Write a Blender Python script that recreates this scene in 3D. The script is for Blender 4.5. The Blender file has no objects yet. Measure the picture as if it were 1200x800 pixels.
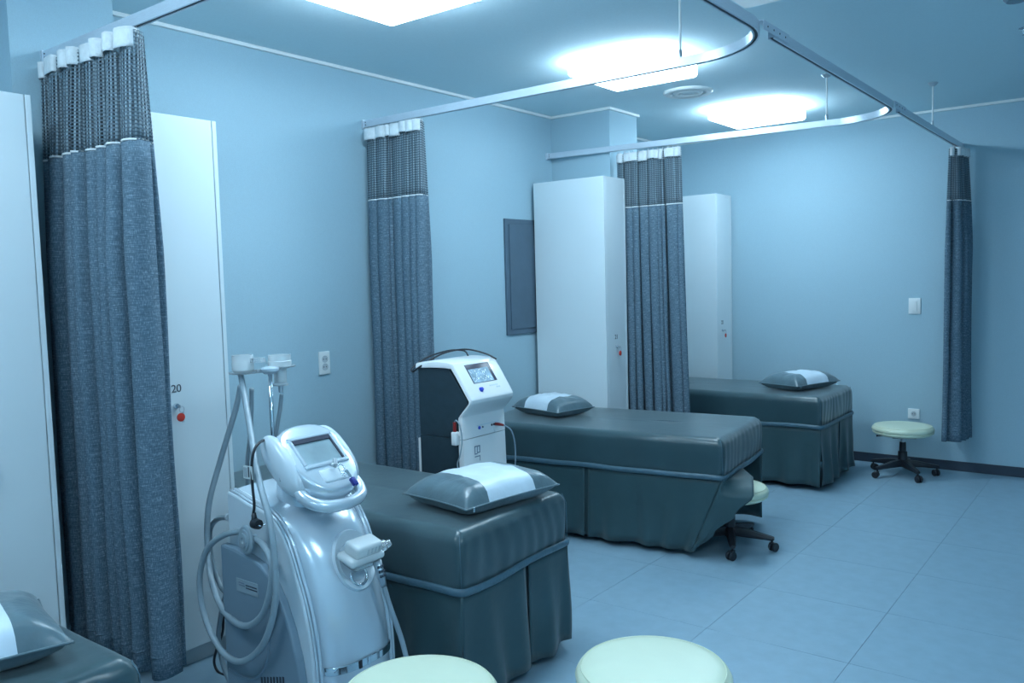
import bpy, bmesh, math, random
from mathutils import Vector, Matrix, noise
random.seed(7)
scene = bpy.context.scene
COL = scene.collection
R = math.radians
PI = math.pi

# ------------------------------------------------------------------ camera
H = 1.5
FPX = 982.08
def cam_axes(yaw, pitch, roll):
    f = Vector((math.sin(yaw)*math.cos(pitch), math.cos(yaw)*math.cos(pitch), math.sin(pitch)))
    r = Vector((math.cos(yaw), -math.sin(yaw), 0)); u = r.cross(f)
    c, s = math.cos(roll), math.sin(roll)
    return c*r + s*u, -s*r + c*u, f
CR, CU, CF = cam_axes(R(-37.588), R(-4.1635), R(-1.565))
cd = bpy.data.cameras.new('camera'); cam = bpy.data.objects.new('camera', cd); COL.objects.link(cam)
cd.sensor_width = 36; cd.lens = FPX/1200*36; cd.clip_start = .05
cam.matrix_world = Matrix(((CR.x, CU.x, -CF.x, 0), (CR.y, CU.y, -CF.y, 0), (CR.z, CU.z, -CF.z, H), (0, 0, 0, 1)))
scene.camera = cam
# a photo pixel is a direction; the distance comes from the plane it is known to lie on
def ray(x, y): return CF + CR*((x-600)/FPX) - CU*((y-400)/FPX)
def on_y(x, y, Y): d = ray(x, y); return Vector((0, 0, H)) + d*(Y/d.y)
def on_x(x, y, X): d = ray(x, y); return Vector((0, 0, H)) + d*(X/d.x)
def on_z(x, y, z): d = ray(x, y); return Vector((0, 0, H)) + d*((z-H)/d.z)

# ------------------------------------------------------------------ light
LAMP_COL = (.64, .85, 1.0)
LAMP_POWER = 23
w = bpy.data.worlds.new('world'); scene.world = w; w.use_nodes = True
w.node_tree.nodes['Background'].inputs[0].default_value = (.45, .7, 1, 1)
w.node_tree.nodes['Background'].inputs[1].default_value = .05
vs = scene.view_settings
vs.view_transform = 'Standard'; vs.look = 'None'; vs.gamma = 1; vs.use_curve_mapping = False
vs.exposure = 0.0

# ------------------------------------------------------------------ materials
MATS = {}
def mat(name, col, rough=.5, metal=0, var=.06, vscale=8, bump=0, bscale=60, spec=.5, coat=0, sheen=0, emit=0, stretch=None, trans=0, alpha=1):
    if name in MATS: return MATS[name]
    m = bpy.data.materials.new(name); m.use_nodes = True
    nt = m.node_tree; b = nt.nodes['Principled BSDF']
    tc = nt.nodes.new('ShaderNodeTexCoord'); mp = nt.nodes.new('ShaderNodeMapping')
    nt.links.new(tc.outputs['Object'], mp.inputs[0])
    if stretch: mp.inputs['Scale'].default_value = stretch
    nz = nt.nodes.new('ShaderNodeTexNoise'); nz.inputs['Scale'].default_value = vscale; nz.inputs['Detail'].default_value = 4
    nt.links.new(mp.outputs[0], nz.inputs['Vector'])
    rp = nt.nodes.new('ShaderNodeValToRGB')
    rp.color_ramp.elements[0].position = .3; rp.color_ramp.elements[1].position = .7
    rp.color_ramp.elements[0].color = tuple(c*(1-var) for c in col)+(1,)
    rp.color_ramp.elements[1].color = tuple(min(1, c*(1+var)) for c in col)+(1,)
    nt.links.new(nz.outputs[0], rp.inputs[0]); nt.links.new(rp.outputs[0], b.inputs['Base Color'])
    b.inputs['Roughness'].default_value = rough; b.inputs['Metallic'].default_value = metal
    b.inputs['Specular IOR Level'].default_value = spec; b.inputs['Coat Weight'].default_value = coat
    b.inputs['Sheen Weight'].default_value = sheen
    if trans: b.inputs['Transmission Weight'].default_value = trans
    if alpha < 1: b.inputs['Alpha'].default_value = alpha
    if emit:
        nt.links.new(rp.outputs[0], b.inputs['Emission Color']); b.inputs['Emission Strength'].default_value = emit
    if bump:
        n2 = nt.nodes.new('ShaderNodeTexNoise'); n2.inputs['Scale'].default_value = bscale; n2.inputs['Detail'].default_value = 3
        nt.links.new(mp.outputs[0], n2.inputs['Vector'])
        bp = nt.nodes.new('ShaderNodeBump'); bp.inputs['Strength'].default_value = bump; bp.inputs['Distance'].default_value = .01
        nt.links.new(n2.outputs[0], bp.inputs['Height']); nt.links.new(bp.outputs[0], b.inputs['Normal'])
    MATS[name] = m; return m

def weave_mat():
    m = bpy.data.materials.new('heathered_weave'); m.use_nodes = True; nt = m.node_tree; b = nt.nodes['Principled BSDF']
    uv = nt.nodes.new('ShaderNodeUVMap'); 
    def streak(sx, sy):
        mp = nt.nodes.new('ShaderNodeMapping'); mp.inputs['Scale'].default_value = (sx, sy, 1); nt.links.new(uv.outputs[0], mp.inputs[0])
        n = nt.nodes.new('ShaderNodeTexNoise'); n.inputs['Scale'].default_value = 1; n.inputs['Detail'].default_value = 3; n.inputs['Roughness'].default_value = .7
        nt.links.new(mp.outputs[0], n.inputs['Vector']); return n
    a = streak(26, 380); c = streak(420, 60)
    ad = nt.nodes.new('ShaderNodeMath'); ad.operation = 'ADD'; nt.links.new(a.outputs[0], ad.inputs[0]); nt.links.new(c.outputs[0], ad.inputs[1])
    rp = nt.nodes.new('ShaderNodeValToRGB'); e = rp.color_ramp.elements
    hv = nt.nodes.new('ShaderNodeMath'); hv.operation = 'MULTIPLY'; hv.inputs[1].default_value = .5; nt.links.new(ad.outputs[0], hv.inputs[0])
    e[0].position = .34; e[0].color = (.055, .095, .132, 1); e[1].position = .72; e[1].color = (.46, .56, .64, 1)
    x = e.new(.52); x.color = (.12, .185, .24, 1)
    nt.links.new(hv.outputs[0], rp.inputs[0]); nt.links.new(rp.outputs[0], b.inputs['Base Color'])
    b.inputs['Roughness'].default_value = .9; b.inputs['Specular IOR Level'].default_value = .15
    bp = nt.nodes.new('ShaderNodeBump'); bp.inputs['Strength'].default_value = .35; bp.inputs['Distance'].default_value = .003
    nt.links.new(hv.outputs[0], bp.inputs['Height']); nt.links.new(bp.outputs[0], b.inputs['Normal'])
    return m
def net_mat():
    m = bpy.data.materials.new('open_netting'); m.use_nodes = True; nt = m.node_tree; b = nt.nodes['Principled BSDF']; out = nt.nodes['Material Output']
    uv = nt.nodes.new('ShaderNodeUVMap'); sp = nt.nodes.new('ShaderNodeSeparateXYZ'); nt.links.new(uv.outputs[0], sp.inputs[0])
    def bars(o, period, duty):
        d = nt.nodes.new('ShaderNodeMath'); d.operation = 'DIVIDE'; d.inputs[1].default_value = period; nt.links.new(sp.outputs[o], d.inputs[0])
        f = nt.nodes.new('ShaderNodeMath'); f.operation = 'FRACT'; nt.links.new(d.outputs[0], f.inputs[0])
        g = nt.nodes.new('ShaderNodeMath'); g.operation = 'GREATER_THAN'; g.inputs[1].default_value = 1-duty; nt.links.new(f.outputs[0], g.inputs[0]); return g
    a = bars(0, .017, .42); c = bars(1, .0125, .40)
    mx = nt.nodes.new('ShaderNodeMath'); mx.operation = 'MAXIMUM'; nt.links.new(a.outputs[0], mx.inputs[0]); nt.links.new(c.outputs[0], mx.inputs[1])
    b.inputs['Base Color'].default_value = (.24, .31, .35, 1); b.inputs['Roughness'].default_value = .7
    dk = nt.nodes.new('ShaderNodeMix'); dk.data_type = 'RGBA'; dk.inputs[6].default_value = (.26, .34, .39, 1); dk.inputs[7].default_value = (.09, .135, .17, 1)
    nt.links.new(c.outputs[0], dk.inputs[0]); nt.links.new(dk.outputs[2], b.inputs['Base Color'])
    tr = nt.nodes.new('ShaderNodeBsdfTransparent'); ms = nt.nodes.new('ShaderNodeMixShader')
    nt.links.new(mx.outputs[0], ms.inputs[0]); nt.links.new(tr.outputs[0], ms.inputs[1]); nt.links.new(b.outputs[0], ms.inputs[2])
    nt.links.new(ms.outputs[0], out.inputs[0]); return m

M = dict(
 wall=mat('wallpaper', (.41, .574, .655), .85, var=.035, vscale=220, bump=.25, bscale=420, spec=.2),
 ceil=mat('ceiling_paint', (.70, .86, .91), .9, var=.02, vscale=120, bump=.1, bscale=300, spec=.15),
 trim=mat('white_trim', (.86, .88, .87), .5, var=.02),
 tile=mat('floor_tile', (.27, .405, .495), .42, var=.05, vscale=14, bump=.06, bscale=180, spec=.45),
 grout=mat('floor_joint', (.16, .245, .33), .9, var=.1),
 base=mat('dark_skirting', (.035, .05, .075), .5, var=.1),
 locker=mat('white_laminate', (.74, .82, .85), .32, var=.012, vscale=3, spec=.45),
 kick=mat('grey_laminate', (.52, .57, .60), .45, var=.02),
 alu=mat('brushed_aluminium', (.62, .70, .78), .32, metal=.25, var=.05, vscale=40, stretch=(1, 1, 14)),
 slot=mat('dark_slot', (.03, .04, .06), .6),
 chrome=mat('chrome', (.75, .80, .84), .12, metal=1, var=.03),
 steel=mat('satin_steel', (.55, .60, .64), .3, metal=.9, var=.05),
 tape=mat('white_header_tape', (.80, .84, .86), .8, var=.05, vscale=60, bump=.3, bscale=200, spec=.2),
 weave=weave_mat(), net=net_mat(),
 satin=mat('teal_satin', (.036, .078, .092), .29, var=.10, vscale=5, bump=.10, bscale=22, spec=.55, sheen=.25),
 skirt=mat('teal_skirt_cloth', (.034, .078, .090), .48, var=.10, vscale=6, bump=.10, bscale=30, spec=.4, sheen=.2),
 band=mat('teal_piping', (.075, .145, .19), .35, var=.08, vscale=20, bump=.2, bscale=60, spec=.5),
 pgrey=mat('grey_satin', (.095, .155, .185), .30, var=.12, vscale=14, bump=.25, bscale=26, spec=.6, sheen=.2),
 pwhite=mat('white_satin', (.66, .76, .84), .38, var=.05, vscale=12, bump=.15, bscale=26, spec=.5),
 cream=mat('cream_vinyl', (.72, .78, .60), .36, var=.02, vscale=10, bump=.05, bscale=140, spec=.4),
 blackp=mat('black_plastic', (.016, .019, .026), .38, var=.1, spec=.5),
 silver=mat('silver_lacquer', (.64, .73, .80), .24, metal=.4, var=.03, vscale=4, coat=.5),
 silver2=mat('pale_silver_plastic', (.62, .71, .77), .34, var=.03, vscale=4, spec=.5, coat=.2),
 bluegrey=mat('blue_grey_plastic', (.20, .28, .345), .42, var=.03, vscale=5, spec=.4),
 hose=mat('grey_hose', (.30, .38, .43), .35, var=.04, vscale=30, spec=.5),
 clear=mat('clear_plastic', (.86, .92, .95), .08, var=.02, spec=.7, trans=.75),
 milky=mat('milky_plastic', (.84, .90, .92), .22, var=.03, spec=.6, trans=.35),
 mwhite=mat('white_gloss_plastic', (.88, .89, .89), .25, var=.015, spec=.5, coat=.3),
 mdark=mat('charcoal_side_plastic', (.028, .050, .066), .5, var=.08, vscale=30, spec=.35),
 screen=mat('grey_lcd', (.30, .40, .44), .12, var=.25, vscale=6, spec=.6),
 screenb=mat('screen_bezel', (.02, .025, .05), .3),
 lit=mat('lit_lcd', (.30, .44, .54), .2, var=.25, vscale=30, emit=.12),
 litw=mat('lit_lcd_marks', (.85, .92, .95), .3, emit=.5),
 red=mat('red_plastic', (.72, .05, .03), .35),
 dred=mat('dark_red_plastic', (.28, .02, .02), .35),
 blue=mat('blue_plastic', (.02, .06, .55), .3),
 navy=mat('navy_cap', (.01, .02, .22), .4),
 ink=mat('printed_ink', (.06, .075, .10), .6),
 greyink=mat('grey_print', (.20, .25, .32), .5),
 paleink=mat('pale_print', (.55, .62, .64), .5),
 paper=mat('paper_label', (.62, .68, .68), .7),
 wplast=mat('white_switch_plastic', (.82, .85, .85), .35, var=.015),
 panel=mat('slate_panel_paint', (.090, .140, .190), .55, var=.05, vscale=10, bump=.05),
 lamp=mat('lamp_diffuser', LAMP_COL, .5, var=0, emit=LAMP_POWER),
)

# ------------------------------------------------------------------ mesh helpers
def link(o): COL.objects.link(o); return o
def raw(name, V, F, m, parent=None, smooth=True, uv=None):
    me = bpy.data.meshes.new(name); me.from_pydata([tuple(v) for v in V], [], F); me.update()
    if uv:
        l = me.uv_layers.new(name='UVMap')
        for lp in me.loops: l.data[lp.index].uv = uv[lp.vertex_index]
    if smooth: me.polygons.foreach_set('use_smooth', [True]*len(me.polygons))
    me.materials.append(m)
    o = link(bpy.data.objects.new(name, me))
    if parent: o.parent = parent
    return o
class MB:
    def __init__(s): s.V = []; s.F = []
    def add(s, V, F):
        k = len(s.V); s.V += [Vector(v) for v in V]; s.F += [tuple(i+k for i in f) for f in F]; return s
    def box(s, a, b):
        x0, y0, z0 = a; x1, y1, z1 = b
        return s.add([(x0,y0,z0),(x1,y0,z0),(x1,y1,z0),(x0,y1,z0),(x0,y0,z1),(x1,y0,z1),(x1,y1,z1),(x0,y1,z1)],
                     [(0,3,2,1),(4,5,6,7),(0,1,5,4),(1,2,6,5),(2,3,7,6),(3,0,4,7)])
    def rbox(s, a, b, r, seg=3):
        bm = bmesh.new(); bmesh.ops.create_cube(bm, size=1)
        c = [(p+q)/2 for p, q in zip(a, b)]; d = [abs(q-p) for p, q in zip(a, b)]
        for v in bm.verts: v.co = Vector((c[0]+v.co.x*d[0], c[1]+v.co.y*d[1], c[2]+v.co.z*d[2]))
        bmesh.ops.bevel(bm, geom=bm.edges[:], offset=min(r, min(d)*.49), segments=seg, affect='EDGES', profile=.5)
        bm.verts.index_update()
        s.add([v.co for v in bm.verts], [tuple(v.index for v in f.verts) for f in bm.faces]); bm.free(); return s
    def tube(s, pts, r, n=10, closed=False, caps=True, flat=1.0):
        P = [Vector(p) for p in pts]; N = len(P); V = []; F = []; up = None
        rr = r if isinstance(r, (list, tuple)) else [r]*N
        for i in range(N):
            if closed: t = P[(i+1) % N]-P[i-1]
            else: t = P[min(i+1, N-1)]-P[max(i-1, 0)]
            t.normalize()
            if up is None:
                up = Vector((0, 0, 1)) if abs(t.z) < .9 else Vector((1, 0, 0))
            up = (up-t*up.dot(t)).normalized(); sd = t.cross(up)
            for k in range(n):
                a = 2*PI*k/n; V.append(P[i]+sd*(math.cos(a)*rr[i]*flat)+up*(math.sin(a)*rr[i]))
        for i in range(N if closed else N-1):
            j = (i+1) % N
            for k in range(n): F.append((i*n+k, i*n+(k+1) % n, j*n+(k+1) % n, j*n+k))
        if caps and not closed:
            F.append(tuple(range(n-1, -1, -1))); F.append(tuple((N-1)*n+k for k in range(n)))
        return s.add(V, F)
    def lathe(s, prof, n=32, o=(0, 0, 0), axis=None):
        V = []; F = []; o = Vector(o)
        if axis is None: q = Matrix.Identity(3)
        else: q = Vector((0, 0, 1)).rotation_difference(Vector(axis).normalized()).to_matrix()
        for (r, z) in prof:
            for k in range(n):
                a = 2*PI*k/n; V.append(o+q@Vector((r*math.cos(a), r*math.sin(a), z)))
        for i in range(len(prof)-1):
            for k in range(n): F.append((i*n+k, i*n+(k+1) % n, (i+1)*n+(k+1) % n, (i+1)*n+k))
        F.append(tuple(range(n-1, -1, -1))); F.append(tuple((len(prof)-1)*n+k for k in range(n)))
        return s.add(V, F)
    def prism(s, poly, y0, y1):           # polygon in XZ extruded along Y
        n = len(poly)
        V = [(x, y0, z) for x, z in poly]+[(x, y1, z) for x, z in poly]
        F = [tuple(range(n)), tuple(range(2*n-1, n-1, -1))]+[(i, i+n, (i+1) % n+n, (i+1) % n) for i in range(n)]
        return s.add(V, F)
    def xf(s, mtx): s.V = [mtx@v for v in s.V]; return s
    def build(s, name, m, parent=None, smooth=False, bevel=0, off=None):
        V = [v-off for v in s.V] if off is not None else s.V
        o = raw(name, V, s.F, m, parent, smooth)
        bm = bmesh.new(); bm.from_mesh(o.data); bmesh.ops.recalc_face_normals(bm, faces=bm.faces); bm.to_mesh(o.data); bm.free()
        if bevel:
            md = o.modifiers.new('bevel', 'BEVEL'); md.width = bevel; md.segments = 2; md.limit_method = 'ANGLE'; md.angle_limit = R(40)
        if smooth == 'auto' or smooth is True:
            o.data.polygons.foreach_set('use_smooth', [True]*len(o.data.polygons))
            if smooth == 'auto': o.data.set_sharp_from_angle(angle=R(38))
        return o
def spline(pts, k=8, closed=False):
    P = [Vector(p) for p in pts]; out = []; n = len(P)
    for i in range(n if closed else n-1):
        if closed: a, b, c, d = P[i-1], P[i], P[(i+1) % n], P[(i+2) % n]
        else: a, b, c, d = P[max(i-1, 0)], P[i], P[i+1], P[min(i+2, n-1)]
        for j in range(k):
            t = j/k
            out.append(.5*((2*b)+(c-a)*t+(2*a-5*b+4*c-d)*t*t+(3*b-a-3*c+d)*t**3))
    if not closed: out.append(P[-1])
    return out
def tag(o, label=None, cat=None, group=None, kind=None):
    if label: o['label'] = label
    if cat: o['category'] = cat
    if group: o['group'] = group
    if kind: o['kind'] = kind
    return o
def thing(name, label, cat, loc=(0, 0, 0), rz=0, group=None):
    o = link(bpy.data.objects.new(name, None)); o.location = loc; o.rotation_euler = (0, 0, rz); o.empty_display_size = .1
    return tag(o, label, cat, group)
def text_mesh(name, body, size, m, parent, mtx, ext=.0006):
    c = bpy.data.curves.new(name, 'FONT'); c.body = body; c.size = size; c.extrude = ext; c.align_x = 'CENTER'; c.align_y = 'CENTER'
    t = bpy.data.objects.new(name, c); COL.objects.link(t)
    me = bpy.data.meshes.new_from_object(t.evaluated_get(bpy.context.evaluated_depsgraph_get()))
    bpy.data.objects.remove(t); me.materials.clear(); me.materials.append(m); me.name = name
    o = link(bpy.data.objects.new(name, me)); o.parent = parent; me.transform(mtx); return o

# ------------------------------------------------------------------ setting
XW, XR, YF, YB, ZC = -3.48, 1.35, -1.6, 6.87, 2.663
def struct(name, mb, m, parent=None, bevel=0, label=None):
    o = mb.build(name, m, parent, bevel=bevel)
    if parent is None: o['kind'] = 'structure'
    if label: o['label'] = label
    return o
floor = struct('floor', MB().box((XW-.1, YF-.1, -.06), (XR+.1, YB+.1, -.0022)), M['grout'], label='pale grey-blue tiled floor with thin joints')
TX, TY, TP = -.905, 3.237, .583
cache = {}
i0, i1 = math.floor((XW-TX)/TP), math.ceil((XR-TX)/TP)
j0, j1 = math.floor((YF-TY)/TP), math.ceil((YB-TY)/TP)
for i in range(i0, i1):
    for j in range(j0, j1):
        x0, x1 = max(XW, TX+i*TP+.0008), min(XR, TX+(i+1)*TP-.0008)
        y0, y1 = max(YF, TY+j*TP+.0008), min(YB, TY+(j+1)*TP-.0008)
        if x1-x0 < .01 or y1-y0 < .01: continue
        k = (round(x1-x0, 4), round(y1-y0, 4))
        if k not in cache:
            o = MB().box((0, 0, -.012), (k[0], k[1], 0)).build('floor_tile', M['tile'], floor); cache[k] = o.data
        else:
            o = link(bpy.data.objects.new('floor_tile', cache[k])); o.parent = floor
        o.location = (x0, y0, 0)
struct('wall_left', MB().box((XW-.1, YF, 0), (XW, YB, ZC)), M['wall'], label='blue-grey papered wall behind the lockers')
struct('wall_back', MB().box((XW-.1, YB, 0), (XR+.1, YB+.1, ZC)), M['wall'], label='blue-grey papered far wall')
struct('wall_right', MB().box((XR, YF, 0), (XR+.1, YB, ZC)), M['wall'])
struct('wall_front', MB().box((XW-.1, YF-.1, 0), (XR+.1, YF, ZC)), M['wall'])
struct('ceiling', MB().box((XW-.1, YF-.1, ZC), (XR+.1, YB+.1, ZC+.1)), M['ceil'], label='flat pale ceiling')
P1 = (1.37, 1.762); PX1 = -3.312; P2 = (5.05, 5.43); PX2 = -2.995
struct('wall_left_pier', MB().box((XW, P1[0], 0), (PX1, P1[1], ZC)), M['wall'], label='shallow papered pier behind the first curtain')
struct('wall_left_pier_far', MB().box((XW, P2[0], 0), (PX2, P2[1], ZC)), M['wall'], label='square papered pier behind the third curtain')
c = .018
struct('trim_1', MB().box((XW, P1[1], ZC-c), (XW+c, P2[0]-c, ZC)), M['trim'], bevel=.003, label='white cornice strip along the left wall')
struct('trim_2', MB().box((XW, P2[0]-c, ZC-c), (PX2+c, P2[0], ZC)), M['trim'], bevel=.003)
struct('trim_3', MB().box((PX2, P2[0], ZC-c), (PX2+c, P2[1]+c, ZC)), M['trim'], bevel=.003)
struct('trim_4', MB().box((XW, P2[1], ZC-c), (XW+c, YB-c, ZC)), M['trim'], bevel=.003)
struct('trim_5', MB().box((XW, YB-c, ZC-c), (XR, YB, ZC)), M['trim'], bevel=.003, label='white cornice strip along the far wall')
struct('baseboard_back', MB().box((XW, YB-.012, 0), (XR, YB, .072)), M['base'], bevel=.002, label='dark skirting board along the far wall')
struct('baseboard_left', MB().box((XW, P1[1], 0), (XW+.012, P2[0], .072)), M['base'], bevel=.002)

# ------------------------------------------------------------------ ceiling lamps
def ceiling_lamp(x, y, label):
    t = thing('ceiling_light', label, 'ceiling light', (x, y, ZC), 0, 'square ceiling lights')
    s = .26
    MB().box((-s+.02, -s+.02, -.010), (s-.02, s-.02, 0)).build('base_frame', M['trim'], t, bevel=.003)
    MB().rbox((-s, -s, -.085), (s, s, -.008), .022).build('diffuser', M['lamp'], t, smooth=True)
    return t
ceiling_lamp(.35, -.70, 'unseen square fill light added above the aisle, behind the viewpoint')  # added out of view to brighten the room evenly
ceiling_lamp(.35, 1.60, 'unseen square fill light added above the aisle, beside the viewpoint')  # second added aisle fill, also out of view
ceiling_lamp(-2.30, .48, 'unseen square fill light added before the first curtain track')  # extends the visible row; added out of view for even lighting
ceiling_lamp(-2.33, 2.33, 'lit square ceiling light nearest the top edge, before the second track')
ceiling_lamp(-2.27, 4.09, 'lit square ceiling light between the two curved tracks')
ceiling_lamp(-2.26, 5.84, 'farthest lit square ceiling light, beyond the third curtain track')

# ------------------------------------------------------------------ round diffuser vent, cassette, detector, sprinkler
t = thing('ceiling_vent', 'round white ceiling air vent between two lit lamps', 'vent', (-2.38, 4.99, ZC))
MB().lathe([(.155, 0), (.155, -.008), (.148, -.016), (.125, -.02), (.112, -.014), (.108, 0)], 40).build('outer_ring', M['trim'], t, smooth='auto')
MB().lathe([(.092, -.004), (.092, -.012), (.084, -.02), (.07, -.02), (.06, -.012), (.058, -.004)], 36).build('inner_ring', M['trim'], t, smooth='auto')
MB().lathe([(.107, -.001), (.107, -.004), (0.001, -.004)], 32).build('throat', M['steel'], t, smooth='auto')
MB().lathe([(.045, -.003), (.045, -.010), (.001, -.012)], 28).build('core_disc', M['trim'], t, smooth='auto')
t = thing('ceiling_air_conditioner', 'white ceiling cassette unit cut by the top edge above the long track', 'air conditioner', (-1.01, 3.14, ZC))
MB().rbox((-.42, -.42, -.03), (.42, .42, 0), .012).build('face_panel', M['trim'], t, smooth='auto')
MB().box((-.24, -.24, -.036), (.24, .24, -.03)).build('intake_grille', M['kick'], t, bevel=.002)
for k in range(9):
    y = -.2+k*.05; MB().box((-.22, y-.008, -.041), (.22, y+.008, -.036)).build('slat', M['trim'], t)
for a in range(4):
    MB().box((-.22, .30, -.034), (.22, .36, -.03)).xf(Matrix.Rotation(a*PI/2, 4, 'Z')).build('louvre', M['steel'], t)
t = thing('smoke_detector', 'round grey detector on the ceiling at the top right corner', 'smoke detector', (-.50, 4.22, ZC))
MB().lathe([(.055, 0), (.055, -.012), (.05, -.016)], 28).build('base', M['trim'], t, smooth='auto')
MB().lathe([(.048, -.016), (.048, -.03), (.036, -.042), (.001, -.044)], 28).build('cover', M['bluegrey'], t, smooth='auto')
t = thing('sprinkler_head', 'tiny chrome sprinkler on the ceiling at the right edge', 'sprinkler', (-.535, 4.87, ZC))
MB().lathe([(.03, 0), (.03, -.004), (.012, -.01), (.008, -.03), (.001, -.03)], 20).build('rosette', M['chrome'], t, smooth='auto')
MB().lathe([(.014, -.034), (.014, -.036), (.001, -.036)], 16).build('deflector', M['chrome'], t, smooth='auto')

# ------------------------------------------------------------------ curtain tracks
ZT0, ZT1 = 2.357, 2.394
def sweep(path, w0, w1, z0, z1):
    n = len(path); V = []; F = []
    for i in range(n):
        a = Vector(path[max(i-1, 0)]); b = Vector(path[min(i+1, n-1)]); t = (b-a).normalized(); nn = Vector((-t.y, t.x))
        p = Vector(path[i])
        for (w, z) in ((w0, z0), (w1, z0), (w1, z1), (w0, z1)): V.append((p.x+nn.x*w, p.y+nn.y*w, z))
    for i in range(n-1):
        for k in range(4): F.append((4*i+k, 4*i+(k+1) % 4, 4*i+4+(k+1) % 4, 4*i+4+k))
    F.append((3, 2, 1, 0)); F.append((4*n-4, 4*n-3, 4*n-2, 4*n-1)); return MB().add(V, F)
XT = -1.14
def bend_path(xa, ya, yb, yend, r=.36, n=16):
    # wall -> aisle, then a quarter turn towards the camera
    P = []; m = (yb-ya)/(XT-xa)
    xs = XT-r
    for k in range(9): x = xa+(xs-xa)*k/8; P.append((x, ya+m*(x-xa)))
    cy = P[-1][1]-r
    for k in range(1, n+1):
        a = PI/2*(1-k/n); P.append((xs+r*math.cos(a), cy+r*math.sin(a)))
    for k in range(1, 7): P.append((XT, cy+(yend-cy)*k/6))
    return P
def track(label, path, wall_end):
    t = thing('curtain_track', label, 'curtain track', (path[0][0], path[0][1], ZT0), 0, 'ceiling curtain tracks')
    off = Vector((path[0][0], path[0][1], ZT0)); g = .0125
    sweep(path, -g, g, ZT0+.004, ZT1).build('channel', M['alu'], t, smooth='auto', off=off)
    for s in (-1, 1): sweep(path, s*g-.007*(s > 0), s*g+.007*(s < 0), ZT0, ZT0+.004).build('lip', M['alu'], t, off=off)
    sweep(path, -g+.003, g-.003, ZT0+.0025, ZT0+.004).build('slot', M['slot'], t, off=off)
    a = Vector(path[0]); d = (Vector(path[1])-a).normalized()
    if wall_end:
        sweep([a, a+d*.016], -.016, .016, ZT0-.006, ZT1+.004).build('wall_bracket', M['alu'], t, off=off)
        q = a+d*.03
        for k in (0, 1): MB().lathe([(.003, 0), (.003, .002), (.001, .003)], 8, (q.x, q.y-.0125, ZT0+.012+.014*k), (0, -1, 0)).build('screw', M['slot'], t, off=off)
    return t
pA = bend_path(PX1, 1.49, 1.49, -1.2)
pB = bend_path(XW, 3.235, 3.235, 1.52)
pC = bend_path(XW, 4.985, 5.19, 3.09)
pD = [(XT, 5.0+k*(YB-5.0)/6) for k in range(7)][::-1]
track('aluminium curtain track from the near pier above the first curtain', pA, True)
track('curved aluminium curtain track above the second curtain', pB, True)
track('curved aluminium curtain track above the third curtain', pC, True)
track('short straight curtain track running to the far wall', pD, True)
for (y, lab) in ((3.10, 'screwed joining plate where the second track bends'), (4.98, 'screwed joining plate where the third track bends')):
    t = thing('track_connector', lab, 'bracket', (XT, y, ZT1), 0, 'track joining plates')
    MB().box((-.012, -.13, .0005), (.0165, .13, .003)).box((.0135, -.13, -.030), (.0165, .13, .0005)).build('plate', M['alu'], t)
    for k in range(4):
        MB().lathe([(.0035, 0), (.0035, .0015), (.001, .002)], 8, (.0165, -.09+.06*k, -.014), (1, 0, 0)).build('screw', M['slot'], t)
def rod(x, y, label):
    t = thing('ceiling_rod', label, 'rod', (x, y, ZT1), 0, 'track support rods'); h = ZC-ZT1
    MB().lathe([(.005, .03), (.005, h-.01)], 12).build('rod', M['trim'], t, smooth='auto')
    MB().lathe([(.03, h), (.03, h-.004), (.02, h-.016), (.008, h-.022), (.001, h-.022)], 24).build('ceiling_cup', M['steel'], t, smooth='auto')
    MB().lathe([(.008, 0.0), (.008, .026), (.0055, .034), (.001, .034)], 12).build('clamp', M['steel'], t, smooth='auto')
rod(-1.575, 3.235, 'thin support rod holding the second curtain track')
rod(-1.57, 4.985+.205*(1.91/2.34), 'thin support rod holding the third curtain track')
rod(XT, 5.88, 'thin support rod with ceiling cup on the straight track')

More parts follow.
